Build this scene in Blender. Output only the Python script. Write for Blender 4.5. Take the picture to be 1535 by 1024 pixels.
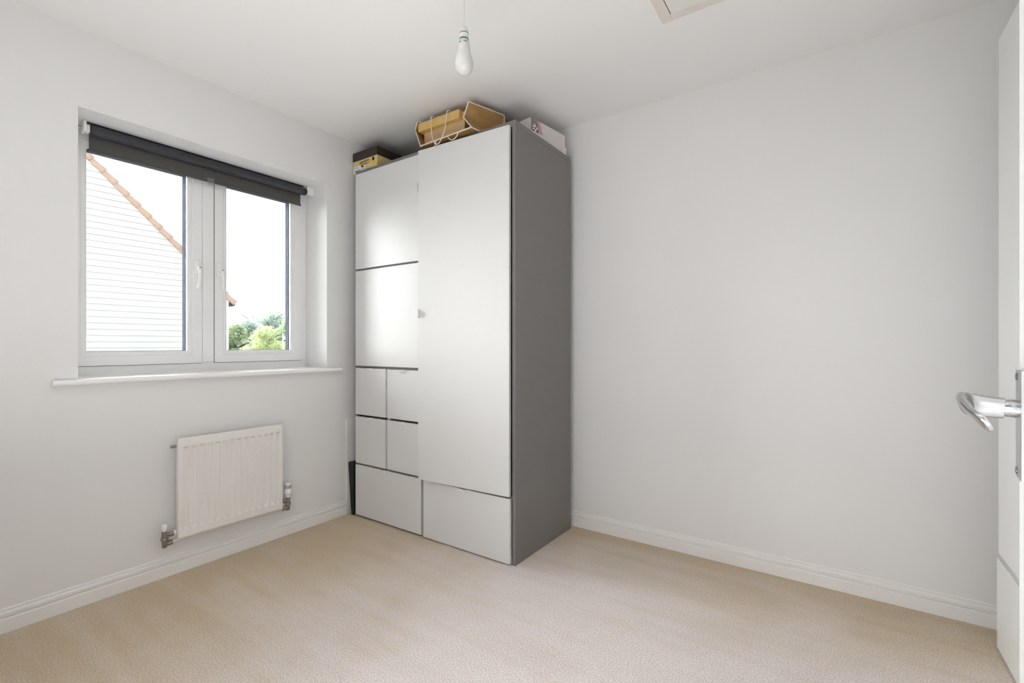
import bpy, bmesh, math, random
from mathutils import Vector, Matrix
random.seed(7)
for o in list(bpy.data.objects):
    bpy.data.objects.remove(o)
S = bpy.context.scene
COL = S.collection

# ------------------------------------------------------------------ camera
CAM = (2.5556, -2.5, 1.0716)
YAW = 0.605
cd = bpy.data.cameras.new('camera')
cd.sensor_width = 36.0
cd.lens = 703.35 / 1535 * 36.0
cd.shift_y = 4.65 / 1535
cd.clip_start = 0.02
cd.clip_end = 500
cam = bpy.data.objects.new('camera', cd)
cam.location = CAM
cam.rotation_euler = (math.pi / 2, 0, YAW)
COL.objects.link(cam)
S.camera = cam

# ------------------------------------------------------------------ world: bright overcast sky
w = bpy.data.worlds.new('overcast_sky')
S.world = w
w.use_nodes = True
bgn = w.node_tree.nodes['Background']
bgn.inputs[0].default_value = (0.975, 0.985, 1.0, 1)
bgn.inputs[1].default_value = 1.0

# light portal in the window opening (guides the sky light, adds none)
pl = bpy.data.lights.new('window_portal', 'AREA')
pl.shape = 'RECTANGLE'; pl.size = 1.12; pl.size_y = 1.08
pl.cycles.is_portal = True
po = bpy.data.objects.new('window_portal', pl)
po.location = (-0.31, -1.36, 1.49)
po.rotation_euler = (0, -math.pi / 2, 0)
COL.objects.link(po)

# veiled sun: the brighter part of the overcast, outside beyond the window wall
sl_ = bpy.data.lights.new('veiled_sun', 'SUN')
sl_.energy = 29.0
sl_.angle = math.radians(110)
so_ = bpy.data.objects.new('veiled_sun', sl_)
so_.rotation_euler = Vector((0.80, 0.0, -0.48)).to_track_quat('-Z', 'Y').to_euler()
COL.objects.link(so_)

# added unseen fill lamps: bounced off the ceiling, forward into the room, and down
def fill_lamp(name, loc, rot, sx, sy, energy):
    f = bpy.data.lights.new(name, 'AREA')
    f.shape = 'RECTANGLE'; f.size = sx; f.size_y = sy; f.energy = energy
    f.color = (0.975, 0.985, 1.0)
    o = bpy.data.objects.new(name, f)
    o.location = loc; o.rotation_euler = rot
    COL.objects.link(o)
fill_lamp('bounce_fill', (1.75, -2.25, 0.6), (math.radians(180), 0, 0), 1.2, 0.6, 12.0)
fill_lamp('soft_fill', (1.75, -2.55, 0.75), (math.radians(90), 0, math.radians(-14)), 1.6, 1.3, 4.0)
fill_lamp('soft_fill', (2.3, -2.57, 0.7), (math.radians(90), 0, math.radians(-35)), 0.7, 1.2, 5.0)
fill_lamp('ceiling_fill', (1.7, -2.0, 2.3), (0, 0, 0), 1.6, 0.8, 3.0)

S.view_settings.view_transform = 'Standard'
S.view_settings.look = 'None'
S.view_settings.gamma = 1.0
S.view_settings.use_curve_mapping = False
S.view_settings.exposure = 0.42
try:
    S.cycles.max_bounces = 14
    S.cycles.diffuse_bounces = 10
    S.cycles.transparent_max_bounces = 16
    S.cycles.use_denoising = True
    S.cycles.sample_clamp_indirect = 6.0
except Exception:
    pass

# ------------------------------------------------------------------ materials
MATS = {}
def mat(name, col, rough=0.6, metal=0.0, spec=0.5, noise=None, bump=None, sheen=0.0, coat=0.0):
    """noise = (scale, amount): colour mottling; bump = (scale, distance)"""
    m = bpy.data.materials.new(name)
    m.use_nodes = True
    nt = m.node_tree
    b = nt.nodes['Principled BSDF']
    b.inputs['Base Color'].default_value = (*col, 1)
    b.inputs['Roughness'].default_value = rough
    b.inputs['Metallic'].default_value = metal
    b.inputs['Specular IOR Level'].default_value = spec
    b.inputs['Sheen Weight'].default_value = sheen
    b.inputs['Coat Weight'].default_value = coat
    if noise or bump:
        tc = nt.nodes.new('ShaderNodeTexCoord')
    if noise:
        n = nt.nodes.new('ShaderNodeTexNoise')
        n.inputs['Scale'].default_value = noise[0]
        n.inputs['Detail'].default_value = 4
        nt.links.new(tc.outputs['Object'], n.inputs['Vector'])
        r = nt.nodes.new('ShaderNodeValToRGB')
        a = noise[1]
        r.color_ramp.elements[0].position = 0.3
        r.color_ramp.elements[1].position = 0.7
        r.color_ramp.elements[0].color = (*[max(0, c * (1 - a)) for c in col], 1)
        r.color_ramp.elements[1].color = (*[min(1, c * (1 + a)) for c in col], 1)
        nt.links.new(n.outputs['Fac'], r.inputs[0])
        nt.links.new(r.outputs[0], b.inputs['Base Color'])
    if bump:
        n2 = nt.nodes.new('ShaderNodeTexNoise')
        n2.inputs['Scale'].default_value = bump[0]
        n2.inputs['Detail'].default_value = 3
        nt.links.new(tc.outputs['Object'], n2.inputs['Vector'])
        bp = nt.nodes.new('ShaderNodeBump')
        bp.inputs['Distance'].default_value = bump[1]
        bp.inputs['Strength'].default_value = 0.6
        nt.links.new(n2.outputs['Fac'], bp.inputs['Height'])
        nt.links.new(bp.outputs[0], b.inputs['Normal'])
    MATS[name] = m
    return m

WALL = mat('matt_white_wall_paint', (0.755, 0.753, 0.747), 0.75, spec=0.25, noise=(1.3, 0.012), bump=(180, 0.0006))
CEIL = mat('matt_white_ceiling_paint', (0.82, 0.817, 0.81), 0.8, spec=0.2, noise=(1.0, 0.01), bump=(120, 0.0006))
GLOSSW = mat('white_gloss_woodwork', (0.80, 0.79, 0.775), 0.38, noise=(6, 0.01), bump=(60, 0.0004))
UPVC = mat('white_upvc', (0.80, 0.80, 0.80), 0.3, noise=(5, 0.01))
SILLM = mat('white_sill_gloss', (0.86, 0.86, 0.86), 0.3, noise=(5, 0.01))
GASKET = mat('black_rubber_gasket', (0.03, 0.03, 0.035), 0.6, noise=(40, 0.1))
SPACER = mat('grey_glazing_spacer', (0.065, 0.070, 0.095), 0.9, spec=0.0, noise=(40, 0.1))
RADW = mat('white_radiator_enamel', (0.80, 0.78, 0.745), 0.35, noise=(8, 0.01))
PLASTW = mat('white_plastic', (0.85, 0.84, 0.82), 0.35, noise=(30, 0.01))
CREAMP = mat('cream_plastic', (0.74, 0.71, 0.64), 0.4, noise=(30, 0.02))
CHROME = mat('chrome', (0.60, 0.60, 0.61), 0.22, metal=1.0, noise=(20, 0.02))
NICKEL = mat('dull_nickel', (0.36, 0.33, 0.31), 0.32, metal=1.0, noise=(60, 0.12))
SATIN = mat('satin_steel', (0.56, 0.57, 0.58), 0.35, metal=1.0, noise=(30, 0.03))
SCREW = mat('dark_screw', (0.16, 0.15, 0.15), 0.35, metal=1.0, noise=(80, 0.1))
GREY = mat('grey_foil', (0.185, 0.174, 0.169), 0.42, noise=(14, 0.02))
DARKGAP = mat('dark_grey_inside', (0.05, 0.05, 0.05), 0.7, noise=(14, 0.05))
FRONT = mat('white_foil_front', (0.655, 0.655, 0.65), 0.42, spec=0.5, noise=(10, 0.006), bump=(220, 0.0002))
FITW = mat('white_fitted_door', (0.80, 0.805, 0.80), 0.4, noise=(10, 0.008), bump=(150, 0.0003))
BLINDM = mat('charcoal_blind_fabric', (0.070, 0.069, 0.066), 0.75, noise=(420, 0.28), bump=(900, 0.0006))
BLINDT = mat('charcoal_blind_roll', (0.034, 0.035, 0.041), 0.34, noise=(300, 0.1), bump=(900, 0.0003))
BLACKP = mat('black_plastic', (0.012, 0.012, 0.013), 0.4, noise=(60, 0.1))
BLACKB = mat('black_card', (0.006, 0.006, 0.008), 0.6, noise=(60, 0.1))
HATCHT = mat('beige_hatch_trim', (0.72, 0.665, 0.61), 0.6, noise=(10, 0.03))
HATCHP = mat('off_white_hatch_panel', (0.76, 0.74, 0.69), 0.6, noise=(6, 0.015))
GREENR = mat('green_holder_seal', (0.01, 0.17, 0.09), 0.5, noise=(60, 0.1))
INKG = mat('grey_print', (0.13, 0.13, 0.13), 0.6, noise=(90, 0.1))
LAMPW = mat('lampholder_plastic', (0.60, 0.59, 0.57), 0.4, noise=(30, 0.01))
BULBW = mat('opal_bulb_plastic', (0.60, 0.60, 0.575), 0.25, noise=(20, 0.01))
BULBW.node_tree.nodes['Principled BSDF'].inputs['Subsurface Weight'].default_value = 0.15
BULBW.node_tree.nodes['Principled BSDF'].inputs['Subsurface Radius'].default_value = (0.01, 0.01, 0.01)
BROWNL = mat('dark_brown_card', (0.030, 0.017, 0.012), 0.6, noise=(50, 0.12))
YELLOWC = mat('yellow_card', (0.66, 0.52, 0.20), 0.6, noise=(35, 0.07))
LABELW = mat('white_paper_label', (0.78, 0.77, 0.76), 0.6, noise=(30, 0.02))
INKB = mat('brown_print', (0.07, 0.045, 0.015), 0.6, noise=(90, 0.15))
INKN = mat('navy_print', (0.035, 0.04, 0.055), 0.6, noise=(90, 0.1))
KRAFT = mat('kraft_paper', (0.34, 0.19, 0.062), 0.65, noise=(24, 0.10), bump=(70, 0.0008))
KRAFTBOX = mat('kraft_card', (0.56, 0.38, 0.20), 0.65, noise=(24, 0.05))
KRAFTLID = mat('ochre_card_lid', (0.62, 0.42, 0.14), 0.6, noise=(24, 0.05))
PAPERW = mat('white_paper_edge', (0.74, 0.69, 0.62), 0.6, noise=(160, 0.08))
CORDM = mat('cream_twisted_cord', (0.80, 0.72, 0.60), 0.7, noise=(300, 0.1))
PINKW = mat('pale_card', (0.68, 0.63, 0.62), 0.55, noise=(12, 0.02))
PINKP = mat('pink_print', (0.52, 0.34, 0.37), 0.55, noise=(60, 0.1))
GREYP = mat('taupe_print', (0.25, 0.215, 0.21), 0.55, noise=(60, 0.1))
BLKP = mat('charcoal_print', (0.03, 0.03, 0.03), 0.55, noise=(60, 0.1))
CLAD = mat('white_weatherboard', (0.82, 0.815, 0.83), 0.6, noise=(9, 0.02), bump=(40, 0.001))
TERRA = mat('terracotta_tile', (0.62, 0.44, 0.36), 0.8, noise=(9, 0.12), bump=(60, 0.002))
GUTTER = mat('dark_grey_gutter', (0.03, 0.035, 0.05), 0.5, noise=(20, 0.1))
BOUNCEM = mat('pale_bounce_ground', (0.46, 0.45, 0.43), 0.85, noise=(1.5, 0.1))
RENDER = mat('pale_render', (0.42, 0.40, 0.41), 0.8, noise=(5, 0.05))
LEAF = [mat('leaf_%s' % n, c, 0.75, spec=0.1, noise=(0.9, 0.25)) for n, c in
        (('yellow_green', (0.44, 0.50, 0.27)), ('mid_green', (0.37, 0.46, 0.29)), ('blue_green', (0.37, 0.45, 0.40)), ('rusty', (0.44, 0.37, 0.34)))]
for lm in LEAF:
    nt = lm.node_tree; pb_ = nt.nodes['Principled BSDF']; o_ = nt.nodes['Material Output']
    tl_ = nt.nodes.new('ShaderNodeBsdfTranslucent'); mx_ = nt.nodes.new('ShaderNodeMixShader'); mx_.inputs[0].default_value = 0.5
    nt.links.new(pb_.inputs['Base Color'].links[0].from_socket, tl_.inputs[0])
    nt.links.new(pb_.outputs[0], mx_.inputs[1]); nt.links.new(tl_.outputs[0], mx_.inputs[2]); nt.links.new(mx_.outputs[0], o_.inputs[0])
nt = BLINDM.node_tree; pb_ = nt.nodes['Principled BSDF']; o_ = nt.nodes['Material Output']
tl_ = nt.nodes.new('ShaderNodeBsdfTranslucent'); tl_.inputs[0].default_value = (0.10, 0.097, 0.088, 1)
ad_ = nt.nodes.new('ShaderNodeAddShader')
nt.links.new(pb_.outputs[0], ad_.inputs[0]); nt.links.new(tl_.outputs[0], ad_.inputs[1]); nt.links.new(ad_.outputs[0], o_.inputs[0])
BARK = mat('tree_bark', (0.08, 0.06, 0.045), 0.9, noise=(10, 0.3))
GRASS = mat('distant_grass', (0.05, 0.08, 0.03), 0.9, noise=(0.6, 0.3))

# carpet: pale middle, tanner along the walls, grain and pile relief
CARPET = bpy.data.materials.new('beige_twist_pile_carpet')
CARPET.use_nodes = True
nt = CARPET.node_tree; L = nt.links; N = nt.nodes
b = N['Principled BSDF']
b.inputs['Roughness'].default_value = 0.95
b.inputs['Specular IOR Level'].default_value = 0.1
b.inputs['Sheen Weight'].default_value = 0.25
b.inputs['Sheen Roughness'].default_value = 0.6
tc = N.new('ShaderNodeTexCoord')
def noise_node(scale, detail=3, rough=0.5, vec=None, dist=0.0):
    n = N.new('ShaderNodeTexNoise')
    n.inputs['Scale'].default_value = scale
    n.inputs['Detail'].default_value = detail
    n.inputs['Roughness'].default_value = rough
    n.inputs['Distortion'].default_value = dist
    L.new(vec if vec else tc.outputs['Object'], n.inputs['Vector'])
    return n
def math_node(op, a, bb, clamp=False):
    n = N.new('ShaderNodeMath'); n.operation = op; n.use_clamp = clamp
    for i, v in enumerate((a, bb)):
        if isinstance(v, (int, float)): n.inputs[i].default_value = v
        else: L.new(v, n.inputs[i])
    return n.outputs[0]
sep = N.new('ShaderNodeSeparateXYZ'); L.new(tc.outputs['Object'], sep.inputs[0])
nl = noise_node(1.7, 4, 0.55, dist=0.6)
# tone by position: fades to tan within ~0.9 m of the window wall and ~0.5 m of the back wall
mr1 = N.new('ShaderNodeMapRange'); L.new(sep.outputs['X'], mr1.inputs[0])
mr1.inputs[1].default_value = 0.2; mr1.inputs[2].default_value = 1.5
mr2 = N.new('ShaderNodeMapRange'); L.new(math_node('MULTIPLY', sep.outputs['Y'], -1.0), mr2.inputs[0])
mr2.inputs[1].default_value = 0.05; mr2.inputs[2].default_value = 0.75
pale_mask = math_node('MULTIPLY', mr1.outputs[0], mr2.outputs[0])
pale_mask = math_node('ADD', pale_mask, math_node('MULTIPLY', math_node('SUBTRACT', nl.outputs['Fac'], 0.5), 1.1), True)
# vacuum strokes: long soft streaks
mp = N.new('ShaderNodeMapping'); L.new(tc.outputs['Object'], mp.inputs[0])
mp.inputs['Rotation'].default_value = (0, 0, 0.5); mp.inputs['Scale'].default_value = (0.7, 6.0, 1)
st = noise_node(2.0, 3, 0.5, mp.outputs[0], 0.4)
pale_mask = math_node('ADD', pale_mask, math_node('MULTIPLY', math_node('SUBTRACT', st.outputs['Fac'], 0.5), 0.85), True)
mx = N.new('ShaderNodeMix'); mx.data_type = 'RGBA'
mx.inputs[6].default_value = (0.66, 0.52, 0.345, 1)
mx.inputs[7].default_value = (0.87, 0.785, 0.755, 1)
L.new(pale_mask, mx.inputs[0])
g1 = noise_node(205, 3, 0.7)
vor = N.new('ShaderNodeTexVoronoi'); vor.inputs['Scale'].default_value = 210
L.new(tc.outputs['Object'], vor.inputs['Vector'])
rg = N.new('ShaderNodeMapRange'); L.new(g1.outputs['Fac'], rg.inputs[0])
rg.inputs[1].default_value = 0.33; rg.inputs[2].default_value = 0.62; rg.inputs[3].default_value = 0.64; rg.inputs[4].default_value = 1.14
mg = N.new('ShaderNodeMix'); mg.data_type = 'RGBA'; mg.blend_type = 'MULTIPLY'; mg.inputs[0].default_value = 1.0
L.new(mx.outputs[2], mg.inputs[6])
cmb = N.new('ShaderNodeCombineColor')
for i in range(3): L.new(rg.outputs[0], cmb.inputs[i])
L.new(cmb.outputs[0], mg.inputs[7])
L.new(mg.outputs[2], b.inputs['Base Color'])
hh = math_node('SUBTRACT', g1.outputs['Fac'], math_node('MULTIPLY', vor.outputs['Distance'], 0.6))
bp = N.new('ShaderNodeBump'); bp.inputs['Strength'].default_value = 0.8; bp.inputs['Distance'].default_value = 0.006
L.new(hh, bp.inputs['Height']); L.new(bp.outputs[0], b.inputs['Normal'])

# thin window glass: clear, a trace of reflection
GLASS = bpy.data.materials.new('window_glass')
GLASS.use_nodes = True
nt = GLASS.node_tree; nt.nodes.clear()
out = nt.nodes.new('ShaderNodeOutputMaterial')
tr = nt.nodes.new('ShaderNodeBsdfTransparent'); tr.inputs[0].default_value = (0.95, 0.965, 0.96, 1)
gl = nt.nodes.new('ShaderNodeBsdfGlossy'); gl.inputs['Roughness'].default_value = 0.02
fr = nt.nodes.new('ShaderNodeFresnel'); fr.inputs[0].default_value = 1.45
ms = nt.nodes.new('ShaderNodeMixShader')
nt.links.new(fr.outputs[0], ms.inputs[0]); nt.links.new(tr.outputs[0], ms.inputs[1]); nt.links.new(gl.outputs[0], ms.inputs[2])
nt.links.new(ms.outputs[0], out.inputs[0])
CLEAR = bpy.data.materials.new('clear_plastic')
CLEAR.use_nodes = True
nt = CLEAR.node_tree; nt.nodes.clear()
out = nt.nodes.new('ShaderNodeOutputMaterial')
tr = nt.nodes.new('ShaderNodeBsdfTransparent'); tr.inputs[0].default_value = (0.9, 0.9, 0.9, 1)
gl = nt.nodes.new('ShaderNodeBsdfPrincipled'); gl.inputs['Base Color'].default_value = (0.7, 0.7, 0.7, 1); gl.inputs['Roughness'].default_value = 0.15
ms = nt.nodes.new('ShaderNodeMixShader'); ms.inputs[0].default_value = 0.12
nt.links.new(tr.outputs[0], ms.inputs[1]); nt.links.new(gl.outputs[0], ms.inputs[2]); nt.links.new(ms.outputs[0], out.inputs[0])

# ------------------------------------------------------------------ builders
class MB:
    def __init__(s):
        s.bm = bmesh.new()
    def box(s, x0, x1, y0, y1, z0, z1, bev=0.0, seg=2):
        t = bmesh.new()
        bmesh.ops.create_cube(t, size=1.0)
        for v in t.verts:
            v.co = Vector(((x0 + x1) / 2 + v.co.x * (x1 - x0), (y0 + y1) / 2 + v.co.y * (y1 - y0), (z0 + z1) / 2 + v.co.z * (z1 - z0)))
        if bev > 0:
            bmesh.ops.bevel(t, geom=t.edges[:], offset=bev, segments=seg, profile=0.5, affect='EDGES')
        s.merge(t)
        return s
    def merge(s, t):
        me = bpy.data.meshes.new('tmp'); t.to_mesh(me); t.free()
        s.bm.from_mesh(me); bpy.data.meshes.remove(me)
    def poly(s, pts):
        return s.bm.faces.new([s.bm.verts.new(p) for p in pts])
    def prism(s, pts, vec):
        """closed prism: polygon pts swept by vec"""
        vec = Vector(vec)
        a = [s.bm.verts.new(p) for p in pts]
        c = [s.bm.verts.new(Vector(p) + vec) for p in pts]
        n = len(pts)
        s.bm.faces.new(a[::-1]); s.bm.faces.new(c)
        for i in range(n):
            s.bm.faces.new((a[i], a[(i + 1) % n], c[(i + 1) % n], c[i]))
        return s
    def tube(s, pts, r, n=10, caps=True):
        pts = [Vector(p) for p in pts]
        if isinstance(r, (int, float)): r = [r] * len(pts)
        rings = []
        up = None
        for i, p in enumerate(pts):
            d = (pts[min(i + 1, len(pts) - 1)] - pts[max(i - 1, 0)]).normalized()
            if up is None:
                up = Vector((0, 0, 1)) if abs(d.z) < 0.9 else Vector((1, 0, 0))
            a = d.cross(up).normalized(); up = a.cross(d).normalized()
            rings.append([s.bm.verts.new(p + r[i] * (math.cos(2 * math.pi * k / n) * a + math.sin(2 * math.pi * k / n) * up)) for k in range(n)])
        for q, t in zip(rings, rings[1:]):
            for k in range(n):
                s.bm.faces.new((q[k], q[(k + 1) % n], t[(k + 1) % n], t[k]))
        if caps:
            s.bm.faces.new(rings[0][::-1]); s.bm.faces.new(rings[-1])
        return s
    def lathe(s, prof, c, axis='z', n=32):
        """prof: (radius, height) list along axis"""
        def P(r, h, a):
            x, y = r * math.cos(a), r * math.sin(a)
            return Vector(c) + (Vector((x, y, h)) if axis == 'z' else Vector((h, x, y)) if axis == 'x' else Vector((x, h, y)))
        rings = []
        for r, h in prof:
            if r < 1e-6: rings.append([s.bm.verts.new(P(0, h, 0))])
            else: rings.append([s.bm.verts.new(P(r, h, 2 * math.pi * k / n)) for k in range(n)])
        for q, t in zip(rings, rings[1:]):
            for k in range(n):
                k2 = (k + 1) % n
                if len(q) == 1 and len(t) == 1: continue
                if len(q) == 1: s.bm.faces.new((q[0], t[k2], t[k]))
                elif len(t) == 1: s.bm.faces.new((q[k], q[k2], t[0]))
                else: s.bm.faces.new((q[k], q[k2], t[k2], t[k]))
        for q in (rings[0], rings[-1]):
            if len(q) > 1: s.bm.faces.new(q)
        return s
    def sweep(s, prof, p0, p1, out, up=(0, 0, 1)):
        """profile (depth, height) swept straight from p0 to p1; depth along out"""
        p0, p1, out, up = Vector(p0), Vector(p1), Vector(out), Vector(up)
        pts = [p0 + out * d + up * h for d, h in prof]
        return s.prism(pts, p1 - p0)
    def build(s, name, material, parent=None, smooth=None):
        bmesh.ops.recalc_face_normals(s.bm, faces=s.bm.faces[:])
        me = bpy.data.meshes.new(name)
        if parent is not None:
            off = wloc(parent)
            bmesh.ops.translate(s.bm, verts=s.bm.verts[:], vec=-off)
        s.bm.to_mesh(me); s.bm.free()
        me.materials.append(material)
        if smooth:
            for p in me.polygons: p.use_smooth = True
            try: me.set_sharp_from_angle(angle=math.radians(smooth))
            except Exception: pass
        o = bpy.data.objects.new(name, me)
        COL.objects.link(o)
        if parent is not None: o.parent = parent
        return o
def wloc(o):
    v = Vector((0, 0, 0))
    while o is not None:
        v += o.location; o = o.parent
    return v
def tag(o, label=None, cat=None, group=None, kind=None):
    if label: o['label'] = label
    if cat: o['category'] = cat
    if group: o['group'] = group
    if kind: o['kind'] = kind
    return o
def thing(name, loc, label=None, cat=None, group=None, kind=None):
    o = bpy.data.objects.new(name, None)
    o.empty_display_size = 0.05
    COL.objects.link(o); o.location = loc
    return tag(o, label, cat, group, kind)
def copy_part(o, parent, loc):
    c = o.copy(); COL.objects.link(c); c.parent = parent; c.location = loc
    return c

# ------------------------------------------------------------------ room dimensions
CE = 2.37          # ceiling height
RX = 3.62          # right wall
FY = -2.62         # partition with the doorway, just behind the camera
HY = -3.8          # end of the landing
OY0, OY1, OZ0, OZ1 = -1.930, -0.789, 0.908, 2.050   # window opening
FX = -0.22         # inner face of the window frame

def struct(o):
    o['kind'] = 'structure'; return o
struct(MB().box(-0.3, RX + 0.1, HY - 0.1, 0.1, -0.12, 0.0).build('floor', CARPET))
struct(MB().box(-0.3, RX + 0.1, HY - 0.1, 0.1, CE, CE + 0.15).build('ceiling', CEIL))
m = MB()
m.box(-0.3, 0, HY, OY0, 0, CE); m.box(-0.3, 0, OY1, 0.1, 0, CE)
m.box(-0.3, 0, OY0, OY1, 0, OZ0); m.box(-0.3, 0, OY0, OY1, OZ1, CE)
struct(m.build('wall_left', WALL))
struct(MB().box(0, RX, 0, 0.1, 0, CE).build('wall_back', WALL))
struct(MB().box(RX, RX + 0.1, HY, 0.1, 0, CE).build('wall_right', WALL))
m = MB()
m.box(0, 1.79, FY - 0.1, FY, 0, CE); m.box(2.64, RX, FY - 0.1, FY, 0, CE); m.box(1.79, 2.64, FY - 0.1, FY, 2.03, CE)
struct(m.build('wall_front', WALL))
struct(MB().box(0, RX, HY - 0.1, HY, 0, CE).build('wall_landing', WALL))

struct(MB().box(0.0002, 0.006, -0.653, -0.40, 0, 0.60, 0.001).build('trim_2', GLOSSW))
SK = [(0, 0), (0.0155, 0), (0.0155, 0.049), (0.0135, 0.0525), (0.0055, 0.0545), (0.0055, 0.0585), (0.0125, 0.0605), (0.0125, 0.071), (0.0095, 0.0745), (0.0045, 0.0765), (0.0045, 0.0785), (0.0065, 0.080), (0.0065, 0.084), (0.0035, 0.0865), (0, 0.088)]
struct(MB().sweep(SK, (0, -2.62, 0), (0, -0.6535, 0), (1, 0, 0)).build('baseboard_left', GLOSSW))
struct(MB().sweep(SK, (0.02, 0, 0), (RX, 0, 0), (0, -1, 0)).build('baseboard_back', GLOSSW))

# ------------------------------------------------------------------ window
win = thing('window_1', (FX, (OY0 + OY1) / 2, 0.93), kind='structure')
BX = FX - 0.07
def ring(m, x0, x1, y0, y1, z0, z1, w, bev=0.004):
    """mitred rectangular frame, section w wide, in the yz plane"""
    o = [(y0, z0), (y1, z0), (y1, z1), (y0, z1)]
    i = [(y0 + w, z0 + w), (y1 - w, z0 + w), (y1 - w, z1 - w), (y0 + w, z1 - w)]
    ib = [(y0 + w + bev, z0 + w + bev), (y1 - w - bev, z0 + w + bev), (y1 - w - bev, z1 - w - bev), (y0 + w + bev, z1 - w - bev)]
    for k in range(4):
        j = (k + 1) % 4
        t = m.bm
        def v(x, p): return t.verts.new((x, p[0], p[1]))
        A = [v(x1, o[k]), v(x1, o[j]), v(x1, i[j]), v(x1, i[k])]
        Bq = [v(x0, o[k]), v(x0, o[j]), v(x0, ib[j]), v(x0, ib[k])]
        C_ = [v(x1 - bev, ib[k]), v(x1 - bev, ib[j])]
        t.faces.new(A)
        t.faces.new((A[3], A[2], C_[1], C_[0]))
        t.faces.new((C_[0], C_[1], Bq[2], Bq[3]))
        t.faces.new((Bq[0], Bq[3], Bq[2], Bq[1]))
        t.faces.new((A[0], Bq[0], Bq[1], A[1]))
FZ0, FZ1 = 0.9305, 2.046
FYL, FYR = OY0 + 0.002, OY1 - 0.001
m = MB(); ring(m, BX, FX, FYL - 0.0, FYR, FZ0, FZ1, 0.047); m.build('frame', UPVC, win)
MYL, MYR = -1.3875, -1.3255
m = MB().box(BX, FX + 0.006, MYL + 0.002, MYR - 0.002, FZ0 + 0.047, FZ1 - 0.047, 0.006)
m.build('mullion', UPVC, win)
def sash(y0, y1, hy, hside):
    z0, z1 = 0.9745, 2.022
    m = MB(); ring(m, BX + 0.004, FX + 0.007, y0, y1, z0, z1, 0.040)
    s = m.build('sash', UPVC, win)
    m = MB(); ring(m, FX - 0.0195, FX - 0.001, y0 + 0.039, y1 - 0.039, z0 + 0.039, z1 - 0.039, 0.019, 0.007)
    m.build('glazing_bead', UPVC, s)
    m = MB(); ring(m, BX + 0.010, FX - 0.0255, y0 + 0.050, y1 - 0.050, z0 + 0.050, z1 - 0.050, 0.0165, 0.0005)
    m.build('glazing_spacer', SPACER, s)
    m = MB().box(FX - 0.0250, FX - 0.0210, y0 + 0.05, y1 - 0.05, z0 + 0.05, z1 - 0.05)
    m.build('pane', GLASS, s)
    # thin dark gasket line round the sash, in the joint with the frame
    m = MB(); ring(m, BX + 0.02, FX + 0.0012, y0 - 0.0022, y1 + 0.0022, z0 - 0.0022, z1 + 0.0022, 0.006, 0.001)
    m.build('gasket', GASKET, s)
    # casement handle: base plate, boss, drooping lever, lock button
    fx = FX + 0.007
    zc = 1.475
    m = MB().box(fx, fx + 0.012, hy - 0.0135, hy + 0.0135, zc - 0.035, zc + 0.042, 0.005, 3)
    m.lathe([(0.012, 0), (0.012, 0.022), (0.010, 0.026), (0, 0.026)], (fx + 0.010, hy, zc), 'x', 20)
    pts = []; rr = []
    for k in range(13):
        t = k / 12
        pts.append((fx + 0.030 + 0.016 * math.sin(t * math.pi) - 0.004 * t, hy + hside * 0.004 * t, zc + 0.004 - 0.118 * t))
        rr.append(0.0105 - 0.0035 * math.sin(t * math.pi * 0.8) + (0.001 if k > 10 else 0))
    rr[-1] = 0.004
    m.tube(pts, rr, 12)
    h = m.build('handle', PLASTW, s, 50)
    MB().lathe([(0.0052, 0), (0.0052, 0.003), (0.0028, 0.0045), (0, 0.0045)], (fx + 0.0395, hy, zc - 0.002), 'x', 14).build('lock_button', NICKEL, s)
    return s
sash(-1.9165, MYL, MYL - 0.025, -1)
sash(MYR, -0.8255, MYR + 0.022, 1)

# window board
m = MB()
m.box(FX - 0.005, 0.001, OY0 + 0.001, OY1 - 0.001, OZ0 - 0.0, 0.930)
NOSE = [(0, 0.908), (0.030, 0.908), (0.035, 0.911), (0.037, 0.917), (0.037, 0.921), (0.035, 0.927), (0.030, 0.930), (0, 0.930)]
m.sweep(NOSE, (0.0005, -2.011, 0), (0.0005, -0.703, 0), (1, 0, 0))
struct(m.build('trim_1', SILLM))

# ------------------------------------------------------------------ roller blind
bl = thing('roller_blind', (-0.15, -1.36, 2.05), 'charcoal roller blind rolled almost fully up at the top of the window', 'blind')
BZ = 2.0165; BXC = -0.150; BR = 0.0235
prof = [(BR * 0.2, -1.8555), (BR, -1.8555), (BR, -0.857), (BR * 0.2, -0.857)]
MB().lathe(prof, (BXC, 0, BZ), 'y', 40).build('roll', BLINDT, bl, 40)
fxx = BXC - BR + 0.001
m = MB()
m.box(fxx - 0.0012, fxx, -1.8555, -0.857, 1.936, BZ)
m.box(fxx - 0.004, fxx + 0.004, -1.8555, -0.857, 1.929, 1.941, 0.0025)
m.build('fabric', BLINDM, bl)
for ya, yb in ((-1.861, -1.8556), (-0.8569, -0.854)):
    MB().box(fxx - 0.003, fxx + 0.003, ya, yb, 1.929, 1.940, 0.001).build('bottom_bar_cap', BLACKP, bl)

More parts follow.
